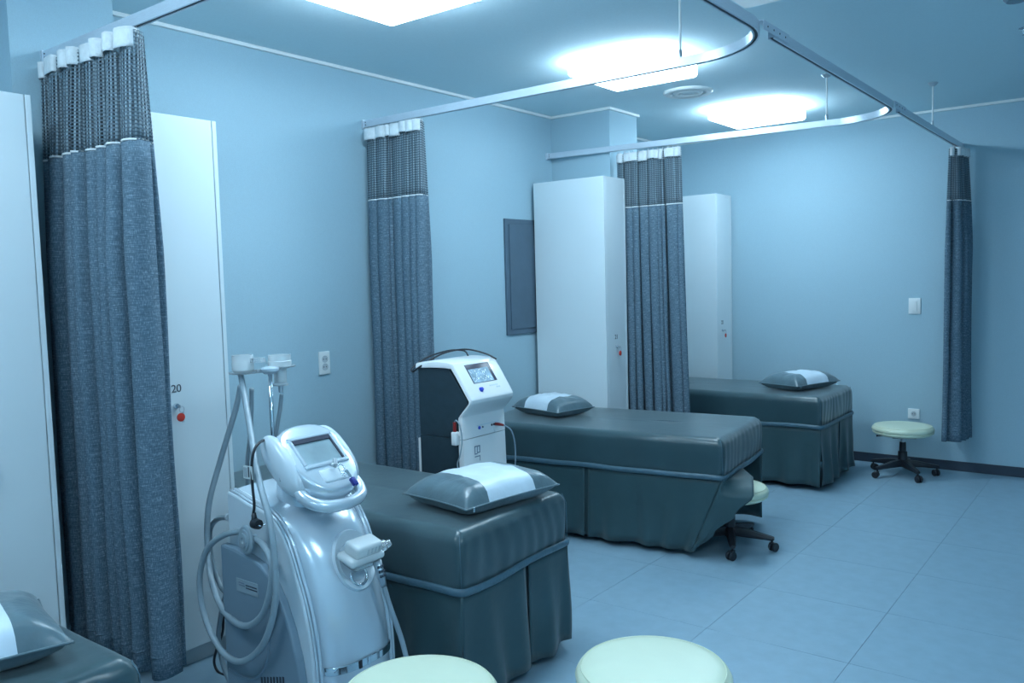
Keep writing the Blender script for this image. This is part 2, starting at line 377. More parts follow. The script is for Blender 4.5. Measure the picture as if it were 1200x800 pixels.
# ------------------------------------------------------------------ curtains
def curtain(label, p0, p1, zmesh, zbot, nf, amp, seed, shift=0.0, flare=1.0, ztop=2.338, tail=0):
    rnd = random.Random(seed)
    p0 = Vector(p0); p1 = Vector(p1); d = p1-p0; L = d.length; d.normalize(); nrm = Vector((-d.y, d.x))
    root = thing('privacy_curtain', label, 'curtain', (p0.x, p0.y, 0), 0, 'cubicle curtains'); off = Vector((p0.x, p0.y, 0))
    S = nf*14
    wd = [rnd.uniform(.5, 1.6) for _ in range(nf)]; tot = sum(wd); edges = [0]
    for q in wd: edges.append(edges[-1]+q/tot)
    am = [rnd.uniform(.65, 1.15) for _ in range(nf+1)]
    def fold(s):
        k = 0
        while k < nf-1 and s > edges[k+1]: k += 1
        f = (s-edges[k])/(edges[k+1]-edges[k]); return k, f
    def pt(s, z):
        k, f = fold(s); h = (ztop-z)/(ztop-zbot)
        A = amp*(.55+.45*min(1, h*3))*(am[k]*(1-f)+am[k+1]*f)
        ph = 2*PI*f
        wob = .16*noise.noise(Vector((s*9, z*1.4, seed*3.1)))
        sn = math.sin(ph); o = A*(math.copysign(abs(sn)**.72, sn)+.20*math.sin(2*ph+1.0)+wob)
        g = -.023*math.sin(2*ph)*min(1.4, wd[k])*(1-.3*h)+.01*noise.noise(Vector((s*5, z*1.1, seed+20)))*h
        u = .5*L+(s-.5)*L*(1+(flare-1)*h)+g+shift*h
        return Vector((p0.x+d.x*u+nrm.x*o, p0.y+d.y*u+nrm.y*o, z))
    arc = [0]
    zr = zmesh
    for i in range(S): arc.append(arc[-1]+(pt((i+1)/S, zr)-pt(i/S, zr)).length)
    def cloth(name, m, za, zb, rows, out=0.0, s0=0, s1=1, wavy=0, gap=None):
        V = []; F = []; UV = []; i0, i1 = int(s0*S), int(s1*S)
        for i in range(i0, i1+1):
            for j in range(rows+1):
                z = za+(zb-za)*j/rows
                if wavy and j == rows: z += wavy*noise.noise(Vector((i*.05, seed, 3)))
                p = pt(i/S, z); V.append(p+Vector((nrm.x*out, nrm.y*out, 0))-off); UV.append((arc[i], z))
        n = rows+1
        for i in range(i1-i0):
            for j in range(rows): F.append((i*n+j, i*n+j+1, i*n+n+j+1, i*n+n+j))
        o = raw(name, V, F, m, root, True, UV)
        md = o.modifiers.new('cloth_thickness', 'SOLIDIFY'); md.thickness = .0016; md.offset = 0
        return o
    cloth('drape', M['weave'], zmesh, zbot, 26, wavy=.02)
    cloth('mesh_panel', M['net'], ztop-.004, zmesh, 8)
    cloth('seam', M['tape'], zmesh+.004, zmesh-.003, 1, out=-.0022)
    hm = cloth('hem', M['weave'], zbot+.085, zbot+.078, 1, out=-.0018)
    # header tape: looser than the netting, turned out here and there
    V = []; F = []; n = 0
    for i in range(S+1):
        s = i/S; q = noise.noise(Vector((s*6, seed*2, 9)))
        for j, z in enumerate((ztop+.004, ztop-.02, ztop-.045, ztop-.056-.016*q)):
            p = pt(s, ztop-.02); p.z = z; p += Vector((nrm.x, nrm.y, 0))*.007*math.sin(s*nf*2*PI*2.7+4*q); V.append(p+Vector((nrm.x, nrm.y, 0))*(-.015-.014*max(0, q)*j/3)-off)
    for i in range(S):
        for j in range(3): F.append((i*4+j, i*4+j+1, i*4+j+5, i*4+j+4))
    o = raw('header_tape', V, F, M['tape'], root); md = o.modifiers.new('cloth_thickness', 'SOLIDIFY'); md.thickness = .0014
    nh = max(7, nf+4)
    for k in range(nh):
        s = (k+.5)/nh; b = p0+d*(.5*L+(s-.5)*L)
        P = [(b.x, b.y, ZT0+.001), (b.x, b.y, ztop+.008), (b.x+d.x*.006, b.y+d.y*.006, ztop-.008), (b.x+d.x*.012, b.y+d.y*.012, ztop+.002), (b.x+d.x*.012, b.y+d.y*.012, ztop+.01)]
        MB().tube(spline(P, 3), .0028, 6).build('hook', M['tape'], root, smooth=True, off=off)
    return root
curtain('heathered grey curtain hanging nearest the camera, before the tall locker', (-3.292, 1.49), (-2.63, 1.49), 1.985, .19, 8, .086, 1, shift=.0, flare=1.03)
curtain('heathered grey curtain behind the silver machine, beside the wall socket', (-3.45, 3.235), (-3.035, 3.235), 1.955, .20, 8, .054, 2, flare=1.02)
curtain('heathered grey curtain hanging in front of the square pier', (-2.965, 5.10), (-2.50, 5.115), 1.975, .20, 9, .037, 3, shift=.03, flare=1.10)
curtain('narrow bunched grey curtain hanging against the far wall', (-1.145, 6.575), (-1.125, 6.80), 1.975, 0.27, 4, .066, 4, flare=1.25)

# ------------------------------------------------------------------ lockers
def locker(label, x1, y0, y1, z, num, dep=.5, keyf=.30, knob_z=1.0):
    # x1: front face plane, y0 / y1: near and far side
    root = thing('locker', label, 'locker', (x1-dep/2, (y0+y1)/2, 0), 0, 'tall white lockers'); off = Vector(root.location)
    tk = .018; x0 = x1-dep
    B = lambda n, a, b, m, bv=.0015: MB().box(a, b).build(n, m, root, bevel=bv, off=off)
    B('side_panel', (x0, y0, 0), (x1, y0+tk, z), M['locker'])
    B('side_panel', (x0, y1-tk, 0), (x1, y1, z), M['locker'])
    B('back_panel', (x0, y0+tk, .07), (x0+.006, y1-tk, z-.02), M['locker'])
    B('top_panel', (x0, y0+tk, z-tk), (x1-.021, y1-tk, z), M['locker'])
    B('bottom_panel', (x0, y0+tk, .07), (x1-.02, y1-tk, .088), M['locker'])
    B('plinth', (x1-.05, y0+tk, 0), (x1-.034, y1-tk, .07), M['kick'])
    dr = B('door', (x1-.019, y0+tk+.003, .074), (x1-.001, y1-tk-.003, z), M['locker'], .002)
    ky = y0+(y1-y0)*keyf; kx = x1-.001
    cyl = MB().lathe([(.011, 0), (.011, .006), (.009, .012), (.001, .0125)], 16, (kx, ky, knob_z), (1, 0, 0)).build('lock', M['chrome'], dr, smooth='auto', off=off)
    MB().box((kx+.012, ky-.001, knob_z-.006), (kx+.034, ky+.001, knob_z+.006)).build('key', M['steel'], dr, bevel=.0005, off=off)
    ring = [(kx+.032, ky+.010*math.cos(2*PI*k/16)+.006, knob_z-.012+.012*math.sin(2*PI*k/16)) for k in range(16)]
    MB().tube(ring, .0011, 6, closed=True).build('key_ring', M['steel'], dr, smooth=True, off=off)
    MB().box((kx+.0315, ky+.004, knob_z-.062), (kx+.0335, ky+.013, knob_z-.022)).build('spare_key', M['steel'], dr, bevel=.0005, off=off)
    MB().lathe([(.0165, -.0015), (.0165, .0015), (.015, .0022), (.001, .0022)], 24, (kx+.0325, ky, knob_z-.042), (1, 0, 0)).build('key_tag', M['red'], dr, smooth='auto', off=off)['label'] = 'round red key tag'
    mtx = Matrix.Translation(Vector((kx+.0008, ky+.006, knob_z+.066))-off) @ Matrix(((0, 0, 1, 0), (1, 0, 0, 0), (0, 1, 0, 0), (0, 0, 0, 1)))
    text_mesh('number', num, .043, M['ink'], dr, mtx)
    return root
locker('tall white locker cut off by the left edge of the picture', -3.009, 1.00, 1.30, 2.163, '19', dep=.46)
locker('tall white locker just behind the first curtain, red key tag', -3.009, 1.703, 2.0, 2.168, '20', dep=.29, keyf=.19, knob_z=1.05)
locker('wide-sided white locker standing before the square pier', -2.88, 4.765, 5.045, 2.166, '21', dep=.565, keyf=.45, knob_z=1.035)
locker('farthest white locker, seen right of the third curtain', -2.88, 6.535, 6.845, 2.166, '22', dep=.565, keyf=.32, knob_z=1.035)

# ------------------------------------------------------------------ wall fittings
t = thing('electrical_panel', 'slate grey panel door on the left wall beside a locker', 'panel', (XW, 4.72, 1.13))
MB().box((0, -.26, 0), (.014, .26, .785)).build('frame', M['panel'], t, bevel=.002)
d_ = MB().box((.014, -.222, .038), (.021, .222, .747)).build('door', M['panel'], t, bevel=.002)
MB().box((.021, .175, .36), (.026, .195, .43)).build('latch', M['panel'], d_, bevel=.001)
def socket(name, label, loc, rz, w_, h_, n):
    t = thing(name, label, 'socket', loc, rz)
    # faces local -Y
    MB().rbox((-w_/2, -.011, -h_/2), (w_/2, 0, h_/2), .004).build('plate', M['wplast'], t, smooth='auto')
    for k in range(n):
        z = (k-(n-1)/2)*.041
        c_ = MB().lathe([(.0185, 0), (.0185, .002), (.017, .0022), (.0165, .0004), (.001, .0003)], 24, (0, -.011, z), (0, -1, 0)).build('outlet_well', M['kick'], t, smooth='auto')
        for s in (-1, 1): MB().lathe([(.0028, 0), (.0028, .001), (.001, .0011)], 10, (s*.008, -.0113, z), (0, -1, 0)).build('pin_hole', M['slot'], c_)
    return t
socket('wall_socket', 'white double wall socket on the left wall beside the second curtain', (XW, 2.885, 1.093), PI/2, .072, .122, 2)
socket('wall_socket', 'white single wall socket on the far wall above the stool', (-1.443, YB, .405), 0, .082, .078, 1)
t = thing('light_switch', 'white light switch on the far wall', 'switch', (-1.443, YB, 1.225))
MB().rbox((-.042, -.009, -.06), (.042, 0, .06), .003).build('plate', M['wplast'], t, smooth='auto')
MB().rbox((-.018, -.014, -.042), (.018, -.008, .042), .002).build('rocker', M['wplast'], t, smooth='auto')

# ------------------------------------------------------------------ beds
def rrect(L, W, r, inset, n=5, ns=44):
    # closed outline of [-L,0] x [0,W], shrunk by inset, with points along the straights
    x0, x1, y0, y1 = -L+inset, -inset, inset, W-inset; r = max(.004, r-inset*.5); P = []
    cs = [(x1-r, y0+r, -PI/2), (x1-r, y1-r, 0), (x0+r, y1-r, PI/2), (x0+r, y0+r, PI)]
    for i, (cx, cy, a) in enumerate(cs):
        A = [(cx+r*math.cos(a+PI/2*k/n), cy+r*math.sin(a+PI/2*k/n)) for k in range(n+1)]
        P += A
        nx = cs[(i+1) % 4]; q = (nx[0]+r*math.cos(nx[2]), nx[1]+r*math.sin(nx[2])); p = A[-1]
        P += [(p[0]+(q[0]-p[0])*k/ns, p[1]+(q[1]-p[1])*k/ns) for k in range(1, ns)]
    return P
def bed(label, loc, rz, L, W, zt=.65, seed=0, tuck=0.0):
    root = thing('treatment_bed', label, 'bed', loc, rz, 'treatment beds')
    zb = zt-.20; r = .045
    V = []; F = []
    rings = [(0.006, zb-.01), (0, zb+.01), (-.003, zb+.06), (-.004, zb+.11), (-.001, zt-.04)]
    for k in range(1, 6):
        a = PI/2*k/5; rings.append((r*(1-math.cos(a)), zt-r+r*math.sin(a)))
    for f in (.12, .2, .28, .36, .44, .48): rings.append((f*W, zt))
    n = len(rrect(L, W, .03, 0))
    for (ins, z) in rings:
        for (x, y) in rrect(L, W, .03, ins):
            q = noise.noise(Vector((x*4, y*4, z*4+seed*7)))
            dz = 0; dd = 0
            if ins < .03:
                dd = .007*q
                if x > -.02 and z < zt-.03: dd += .0035*math.sin(y*84+5*noise.noise(Vector((y*4, z*5, seed))))*min(1, (zt-z)/.05)*(.5+abs(noise.noise(Vector((y*6, 2, seed)))))
                dz = -.004*abs(q)
            else: dz = .004*q
            out = Vector((x+L/2, y-W/2, 0)); out = Vector((1 if x > -.01 else (-1 if x < -L+.01 else 0), 1 if y > W-.01 else (-1 if y < .01 else 0), 0))
            V.append((x+out.x*dd, y+out.y*dd, z+dz))
    for i in range(len(rings)-1):
        for k in range(n): F.append((i*n+k, i*n+(k+1) % n, i*n+n+(k+1) % n, i*n+n+k))
    F.append(tuple((len(rings)-1)*n+k for k in range(n)))
    mt = raw('mattress_cover', V, F, M['satin'], root)
    md = mt.modifiers.new('smooth', 'SUBSURF'); md.levels = 1; md.render_levels = 1
    for (cx, cy) in ((-.004, .004), (-.004, W-.004)):
        MB().tube([(cx, cy, zb), (cx, cy, zb+.08), (cx-.001, cy, zt-.05), (cx-.012, cy+(.012 if cy < .1 else -.012), zt-.012)], .0018, 6).build('corner_seam', M['band'], mt, smooth=True)
    # piping band
    P = []
    for (x, y) in rrect(L+.012, W+.012, .035, 0):
        x += .006; y -= .006
        P.append((x, y, zb-.008+.012*noise.noise(Vector((x*3, y*3, seed+5)))))
    MB().tube(P, .0150, 8, closed=True, flat=.62).build('piping_band', M['band'], root, smooth=True)
    zs = zb-.012; z0 = .035
    def panel(name, a, b, nout, m, tk0=0, tk1=0, out=.022, drop=0, ph=0, deep=0):
        a = Vector(a); b = Vector(b); nout = Vector(nout); d = b-a; Ln = d.length; V = []; F = []; nu = max(10, int(Ln*60)); nv = 10
        for i in range(nu+1):
            s = i/nu
            for j in range(nv+1):
                h = j/nv; z = zs+(z0-zs)*h
                if j == nv: z += .012*noise.noise(Vector((s*4+ph, seed*2.0, 1)))-drop
                tkk = (tk0*(1-s)**2+tk1*s**2)
                p = a+d*s
                bul = out*h*(.6+.4*math.sin(PI*s))+h*.017*math.sin(s*Ln*32+ph+1.5*noise.noise(Vector((s*3, h, seed+ph))))+.010*h*noise.noise(Vector((s*7*Ln, h*2, seed+ph)))
                p = p+nout*(bul-.006)
                sh_ = tkk*h
                if deep:
                    f_ = min(1, p.y/.05); g_ = min(1, h/.13); g_ = g_*g_*(3-2*g_); sh_ = tuck*h*(1-f_)+deep*g_*f_
                V.append((p.x-sh_, p.y, z))
        k = nv+1
        for i in range(nu):
            for j in range(nv): F.append((i*k+j, i*k+j+1, i*k+k+j+1, i*k+k+j))
        o = raw(name, V, F, m, root); md = o.modifiers.new('cloth_thickness', 'SOLIDIFY'); md.thickness = .002; md.offset = -1; return o
    ov = .012
    xm = -L*.50; ym = W*.58
    panel('skirt_panel', (-L, 0, 0), (xm-ov, 0, 0), (0, -1, 0), M['skirt'], ph=1)
    panel('skirt_panel', (xm+ov, 0, 0), (0, 0, 0), (0, -1, 0), M['skirt'], tk1=tuck, ph=2)
    if tuck:
        # the stool has pushed this flap round towards the near corner
        yf = .34; V = []; F = []; nu, nv = 14, 16
        keys = [(0, 0, yf), (.07, .10, .22), (.19, .15, .035), (.45, .06, .012), (.72, -.05, -.004), (1, -tuck+.012, -.012)]
        def free_end(h):
            for (a, b) in zip(keys, keys[1:]):
                if h <= b[0]: f = (h-a[0])/(b[0]-a[0]); f = f*f*(3-2*f); return a[1]+(b[1]-a[1])*f, a[2]+(b[2]-a[2])*f
            return keys[-1][1:]
        for i in range(nu+1):
            for j in range(nv+1):
                h = j/nv; u = i/nu; fx, fy = free_end(h); cx = -tuck*h; cy = -.016*h
                V.append((cx+(fx-cx)*u+.004*h*math.sin(u*14), cy+(fy-cy)*u-.012*h*math.sin(PI*u)-.004, zs+(z0-zs)*h))
        for i in range(nu):
            for j in range(nv): F.append((i*(nv+1)+j, i*(nv+1)+j+1, (i+1)*(nv+1)+j+1, (i+1)*(nv+1)+j))
        o = raw('skirt_panel', V, F, M['skirt'], root); md = o.modifiers.new('cloth_thickness', 'SOLIDIFY'); md.thickness = .002; md.offset = -1
        ym = yf+ov
    else: panel('skirt_panel', (0, 0, 0), (0, ym-ov, 0), (1, 0, 0), M['skirt'], ph=3)
    panel('skirt_panel', (0, ym+ov, 0), (0, W, 0), (1, 0, 0), M['skirt'], out=.016*(tuck == 0), ph=4, deep=.29*(tuck > 0))
    panel('skirt_panel', (0, W, 0), (-L, W, 0), (0, 1, 0), M['skirt'], ph=5)
    panel('skirt_panel', (-L, W, 0), (-L, 0, 0), (-1, 0, 0), M['skirt'], out=.004, ph=6)
    panel('pleat_inset', (xm-.05, .014, 0), (xm+.05, .014, 0), (0, -1, 0), M['skirt'], out=.0, ph=7)
    if not tuck: panel('pleat_inset', (-.014, ym-.05, 0), (-.014, ym+.05, 0), (1, 0, 0), M['skirt'], out=0, ph=8, deep=.29*(tuck > 0))
    MB().box((-L+.06, .06, zb-.05), (-.06, W-.06, zb-.012)).build('bed_frame', M['blackp'], root)
    for x in (-L+.12, -.46):
        for y in (.10, W-.10):
            MB().box((x-.025, y-.025, 0), (x+.025, y+.025, zb-.05)).build('leg', M['blackp'], root, bevel=.003)
    return root
def pillow(label, loc, rz, L=.54, W=.36, T=.125, seed=0, tilt=0):
    root = thing('pillow', label, 'pillow', loc, rz, 'grey and white satin pillows')
    N = 36; K = 24
    def P(u, v, top):
        x = u*L/2*(1-.055*(1-v*v)); y = v*W/2*(1-.07*(1-u*u))
        t = T/2*(1-abs(u)**4.5)**.55*(1-abs(v)**4)**.55
        t *= 1+.10*noise.noise(Vector((u*2.2, v*2.2, seed)))
        z = t*1.25 if top else -t*.85
        z += .006*noise.noise(Vector((u*5, v*5, seed+3)))*(1-u*u)*(1-v*v)
        return Vector((x, y, max(z, -T*.30)+T*.30))
    c0 = .50
    def patch(name, ua, ub, top, m, n):
        V = []; F = []
        for i in range(n+1):
            for j in range(K+1): V.append(P(ua+(ub-ua)*i/n, -1+2*j/K, top))
        for i in range(n):
            for j in range(K):
                q = (i*(K+1)+j, i*(K+1)+j+1, (i+1)*(K+1)+j+1, (i+1)*(K+1)+j); F.append(q[::-1] if top else q)
        return raw(name, V, F, m, root)
    patch('end_panel', -1, -c0, True, M['pgrey'], 12); patch('end_panel', c0, 1, True, M['pgrey'], 12)
    patch('center_panel', -c0, c0, True, M['pwhite'], 20)['label'] = 'wide white satin middle band'
    patch('underside', -1, 1, False, M['pgrey'], 30)
    E = [P(-1+2*k/30, -1, True) for k in range(30)]+[P(1, -1+2*k/20, True) for k in range(20)]+[P(1-2*k/30, 1, True) for k in range(30)]+[P(-1, 1-2*k/20, True) for k in range(20)]
    MB().tube(E, .0035, 6, closed=True).build('piping', M['pgrey'], root, smooth=True)
    e = P(-.86, -1, True)
    MB().box((e.x-.003, e.y-.005, e.z-.015), (e.x+.003, e.y-.003, e.z+.003)).build('zip_pull', M['chrome'], root, bevel=.0005)
    return root
bed('teal satin bed cut off by the lower left corner', (-1.87, .28, 0), 0, 1.55, .69, seed=0)
bed('teal satin bed behind the silver machine, bearing the largest pillow', (-1.85, 2.085, 0), R(1.5), 1.56, .68, seed=1)
bed('teal satin bed set at an angle with a stool under its end', (-1.765, 4.06, 0), R(6.5), 1.58, .785, seed=2, tuck=.17)
bed('farthest teal satin bed, standing by the far wall', (-1.79, 5.745, 0), 0, 1.60, .755, seed=3)
pillow('grey and white satin pillow in the lower left corner', (-2.19, .685, .657), R(78), L=.44, seed=4)
pillow('large grey and white pillow in front of the white machine', (-2.065, 2.465, .657), R(82), L=.485, W=.37, seed=5)
pillow('grey and white pillow lying against the wide-sided locker', (-3.02, 4.33, .657), R(-12), L=.42, W=.32, seed=6)
pillow('small-looking grey and white pillow on the farthest bed', (-2.08, 6.18, .657), R(72), L=.50, W=.34, seed=7)

# ------------------------------------------------------------------ stools
def stool(label, x, y, sh, rz, r=.21, seed=0):
    root = thing('rolling_stool', label, 'stool', (x, y, 0), rz, 'cream rolling stools')
    MB().lathe([(.001, sh), (r*.5, sh), (r*.80, sh-.003), (r*.90, sh-.007), (r*.965, sh-.016), (r, sh-.030), (r*.992, sh-.041), (r*.97, sh-.046)], 56).build('seat_cushion', M['cream'], root, smooth=True)
    MB().lathe([(r*.955, sh-.046), (r*.985, sh-.050), (r*.975, sh-.058), (r*.9, sh-.070), (r*.7, sh-.078), (.001, sh-.078)], 56).build('seat_base', M['cream'], root, smooth=True)
    ring = [(r*.925*math.cos(2*PI*k/56), r*.925*math.sin(2*PI*k/56), sh-.0088) for k in range(56)]
    MB().tube(ring, .0016, 6, closed=True).build('seat_piping', M['cream'], root, smooth=True)
    MB().rbox((-.08, -.08, sh-.092), (.08, .08, sh-.078), .004).build('mount_plate', M['blackp'], root, smooth='auto')
    MB().lathe([(.014, sh-.09), (.014, .2)], 16).build('gas_piston', M['steel'], root, smooth='auto')
    MB().lathe([(.001, .25 if sh > .42 else .245), (.022, .25 if sh > .42 else .245), (.024, .18), (.031, .175), (.033, .10), (.036, .085), (.036, .065), (.001, .062)], 24).build('column_sleeve', M['blackp'], root, smooth='auto')
    MB().tube([(-.05, 0, sh-.087), (-r*.8, -.02, sh-.086), (-r*.86, -.02, sh-.086)], [.004, .004, .008], 8).build('height_lever', M['blackp'], root, smooth=True)
    for k in range(5):
        a = 2*PI*k/5; c_, s_ = math.cos(a), math.sin(a); q = Matrix.Rotation(a, 4, 'Z')
        V = []; F = []
        for (x_, w_, zt, zb) in ((.02, .026, .118, .068), (.10, .024, .108, .066), (.18, .020, .092, .064), (.225, .017, .084, .062), (.24, .012, .080, .064)):
            V += [(x_, -w_*.8, zb), (x_, w_*.8, zb), (x_, w_, (zt+zb)/2), (x_, w_*.6, zt), (x_, -w_*.6, zt), (x_, -w_, (zt+zb)/2)]
        for i in range(4):
            for j in range(6): F.append((6*i+j, 6*i+(j+1) % 6, 6*i+6+(j+1) % 6, 6*i+6+j))
        F += [tuple(range(5, -1, -1)), tuple(24+j for j in range(6))]
        lg = MB().add(V, F).xf(q).build('leg', M['blackp'], root, smooth='auto')
        cs = MB()
        tw = Matrix.Translation(q@Vector((.228, 0, 0))) @ Matrix.Rotation(a+1.1*k+seed, 4, 'Z')
        MB().lathe([(.006, .045), (.006, .066)], 10).lathe([(.001, .050), (.014, .050), (.012, .040), (.001, .038)], 14).xf(tw).build('caster_fork', M['blackp'], lg, smooth='auto')
        for s in (-1, 1):
            MB().lathe([(.001, -.008), (.020, -.008), (.0245, -.004), (.0245, .004), (.020, .008), (.001, .008)], 18, (.012, s*.013, .0245), (0, 1, 0)).xf(tw).build('wheel', M['blackp'], lg, smooth='auto')
    return root
s_ = on_z(491, 803, .465); stool('cream rolling stool at the bottom edge before the silver machine', s_.x, s_.y, .465, .3)
s_ = on_z(765, 777, .46); stool('cream rolling stool at the bottom edge standing on open floor', s_.x, s_.y, .46, .9)
s_ = on_z(854.5, 567.5, .347); stool('cream rolling stool half hidden under the end of the angled bed', s_.x, s_.y, .35, R(9), seed=1)
s_ = on_z(1058, 497, .375); stool('cream rolling stool standing alone by the far wall', s_.x, s_.y, .375, R(20), seed=2)

# ------------------------------------------------------------------ silver machine (faces the aisle, +X)
YN, YFAR = 1.60, 1.945
YC = (YN+YFAR)/2
root = thing('aesthetic_machine', 'silver rounded treatment machine with hoses and tilted screen head', 'machine', (-2.25, YC, 0)); off = Vector(root.location)
def B(mb, name, m, parent=None, **k): return mb.build(name, m, parent or root, off=off, **k)
prof = [(-2.455, .822), (-2.40, .812), (-2.341, .796), (-2.262, .782), (-2.200, .750), (-2.149, .687), (-2.106, .586), (-2.076, .505), (-2.050, .390), (-2.040, .274), (-2.042, .10)]
prof3 = spline([(x, 0, z) for x, z in prof], 5)
pp = [(p.x, p.z) for p in prof3]
cab = B(MB().prism(pp+[(-2.46, .10)], YN, YFAR), 'cabinet', M['silver2'], bevel=.012)
# raised front shell
def normal2(i):
    a = pp[max(i-1, 0)]; b = pp[min(i+1, len(pp)-1)]; tx, tz = b[0]-a[0], b[1]-a[1]; l = math.hypot(tx, tz); return (-tz/l, tx/l)
V = []; F = []; nw = 24
for i in range(len(pp)):
    nx, nz = normal2(i); nx, nz = abs(nx), abs(nz)
    g = max(.22, min(1, (i-14)/14))
    for j in range(nw+1):
        wv = -1+2*j/nw
        bl = (.062*g)*(1-abs(wv)**3.0)**.6-.006
        V.append((pp[i][0]+nx*bl, YC+wv*.142, pp[i][1]+nz*bl*.8))
for i in range(len(pp)-1):
    for j in range(nw): F.append((i*(nw+1)+j, i*(nw+1)+j+1, (i+1)*(nw+1)+j+1, (i+1)*(nw+1)+j))
shell = B(MB().add(V, F), 'front_shell', M['silver'], smooth=True)
for sgn in (-1, 1):
    for (fr, rad) in ((.148, .007), (.162, .005)):
        P = []
        for i in range(1, len(pp)):
            nx, nz = normal2(i); P.append((pp[i][0]+abs(nx)*.004, YC+sgn*fr, pp[i][1]+abs(nz)*.004))
        B(MB().tube(P, rad, 8), 'trim_rail', M['silver'], smooth=True)
# rear housing top (white block behind)
B(MB().rbox((-2.475, YN+.012, .60), (-2.44, YFAR-.012, .815), .01), 'rear_housing', M['silver2'], smooth='auto')
# near side cover
sc = [(-2.468, .648), (-2.40, .645), (-2.308, .631), (-2.25, .615), (-2.199, .58), (-2.15, .51), (-2.112, .43), (-2.085, .345), (-2.070, .26), (-2.064, .10), (-2.468, .10)]
cov = B(MB().prism(sc, YN-.028, YN+.004), 'side_cover', M['bluegrey'], bevel=.008)
inn = spline([(-2.19, 0, .585), (-2.21, 0, .50), (-2.215, 0, .40), (-2.25, 0, .28), (-2.33, 0, .22), (-2.45, 0, .22)], 6)
B(MB().tube([(p.x, YN-.028, p.z) for p in inn], .006, 6), 'side_ridge', M['bluegrey'], smooth=True)
a_ = on_y(277, 675, YN-.029); b_ = on_y(303, 700, YN-.029)
pl = B(MB().box((a_.x, YN-.0305, b_.z), (b_.x, YN-.028, a_.z-.004)), 'rating_plate', M['hose'], cov)
for (f0, f1, h) in ((.45, .95, .55), (.45, .97, .36), (.12, .4, .45), (.12, .38, .62)):
    zz = b_.z+(a_.z-b_.z)*h; B(MB().box((a_.x+(b_.x-a_.x)*f0, YN-.0312, zz), (a_.x+(b_.x-a_.x)*f1, YN-.0302, zz+.004)), 'print_line', M['ink'] if f0 > .4 else M['greyink'], cov)
for k in range(8):
    q = on_y(306+k*3.6, 797, YN-.029); B(MB().box((q.x, YN-.030, q.z-.04), (q.x+.007, YN-.0275, q.z+.012)), 'vent_slot', M['slot'], cov)
# chrome strip across the front
P = []
for j in range(nw+1):
    wv = -1+2*j/nw; i = min(range(len(pp)), key=lambda k: abs(pp[k][1]-.30)); nx, nz = normal2(i)
    bl = .062*(1-abs(wv)**3.0)**.6-.004
    P.append((pp[i][0]+abs(nx)*bl, YC+wv*.142, .297))
V = []; F = []
for p in P: V += [(p[0]+.002, p[1], p[2]-.013), (p[0]+.004, p[1], p[2]-.011), (p[0]+.004, p[1], p[2]+.011), (p[0]+.002, p[1], p[2]+.013)]
for i in range(nw):
    for k in range(3): F.append((4*i+k, 4*i+k+1, 4*i+k+5, 4*i+k+4))
B(MB().add(V, F), 'chrome_strip', M['chrome'], smooth='auto')
for j in (9, 12):
    p = P[j]; B(MB().box((p[0]+.002, p[1]-.006, p[2]-.013), (p[0]+.007, p[1]+.006, p[2]+.013)), 'strip_clip', M['blackp'] if j == 9 else M['chrome'], bevel=.001)
# base and casters
B(MB().rbox((-2.49, YN-.01, .055), (-2.0, YFAR+.01, .105), .012), 'base_plinth', M['bluegrey'], smooth='auto')
for x in (-2.43, -2.06):
    for y in (YN+.04, YFAR-.04):
        B(MB().lathe([(.001, -.011), (.023, -.011), (.0275, -.006), (.0275, .006), (.023, .011), (.001, .011)], 18, (x, y, .0275), (0, 1, 0)), 'caster_wheel', M['blackp'], smooth='auto')
        B(MB().box((x-.012, y-.016, .04), (x+.012, y+.016, .056)), 'caster_bracket', M['blackp'])
# neck
nb = on_y(354, 603, YC); nt_ = on_y(352, 560, YC)
ax = (nt_-nb).normalized()
B(MB().lathe([(.108, -.045), (.100, -.006), (.094, .0), (.090, .010), (.082, .06), (.078, .12), (.001, .125)], 36, nb, ax), 'neck', M['silver'], smooth='auto')
# tilted head: e1 down the slope, e2 along Y, e3 out of the screen
al = R(42); e1 = Vector((math.cos(al), 0, -math.sin(al))); e3 = Vector((math.sin(al), 0, math.cos(al))); e2 = Vector((0, 1, 0))
SC = on_y(372, 528, YC)
HM = Matrix(((e1.x, e2.x, e3.x, SC.x), (e1.y, e2.y, e3.y, SC.y), (e1.z, e2.z, e3.z, SC.z), (0, 0, 0, 1)))
def superell(a, b, c, cx, n1=2.4, cut=None, N=40, K=24, egg=0):
    V = []; F = []
    sp = lambda v, e: math.copysign(abs(v)**e, v)
    for i in range(K+1):
        ph = -PI/2+PI*i/K
        for j in range(N):
            th = 2*PI*j/N; e = 2/n1
            x = a*sp(math.cos(ph), e)*sp(math.cos(th), e); y = b*sp(math.cos(ph), e)*sp(math.sin(th), e); z = c*sp(math.sin(ph), e)
            y *= 1-egg*x/a
            if cut is not None and z > cut: z = cut+(z-cut)*.12
            V.append(Vector((x+cx[0], y+cx[1], z+cx[2])))
    for i in range(K):
        for j in range(N): F.append((i*N+j, i*N+(j+1) % N, i*N+N+(j+1) % N, i*N+N+j))
    return MB().add(V, F)
head = B(superell(.150, .130, .074, (.022, 0, -.038), 2.5, cut=.037, egg=.10).xf(HM), 'head_shell', M['silver'], smooth=True)
pod = B(superell(.122, .034, .052, (-.006, -.112, -.050), 2.3).xf(HM), 'side_pod', M['silver2'], head, smooth=True)
B(superell(.122, .034, .052, (-.006, .112, -.050), 2.3).xf(HM), 'side_pod', M['silver2'], head, smooth=True)
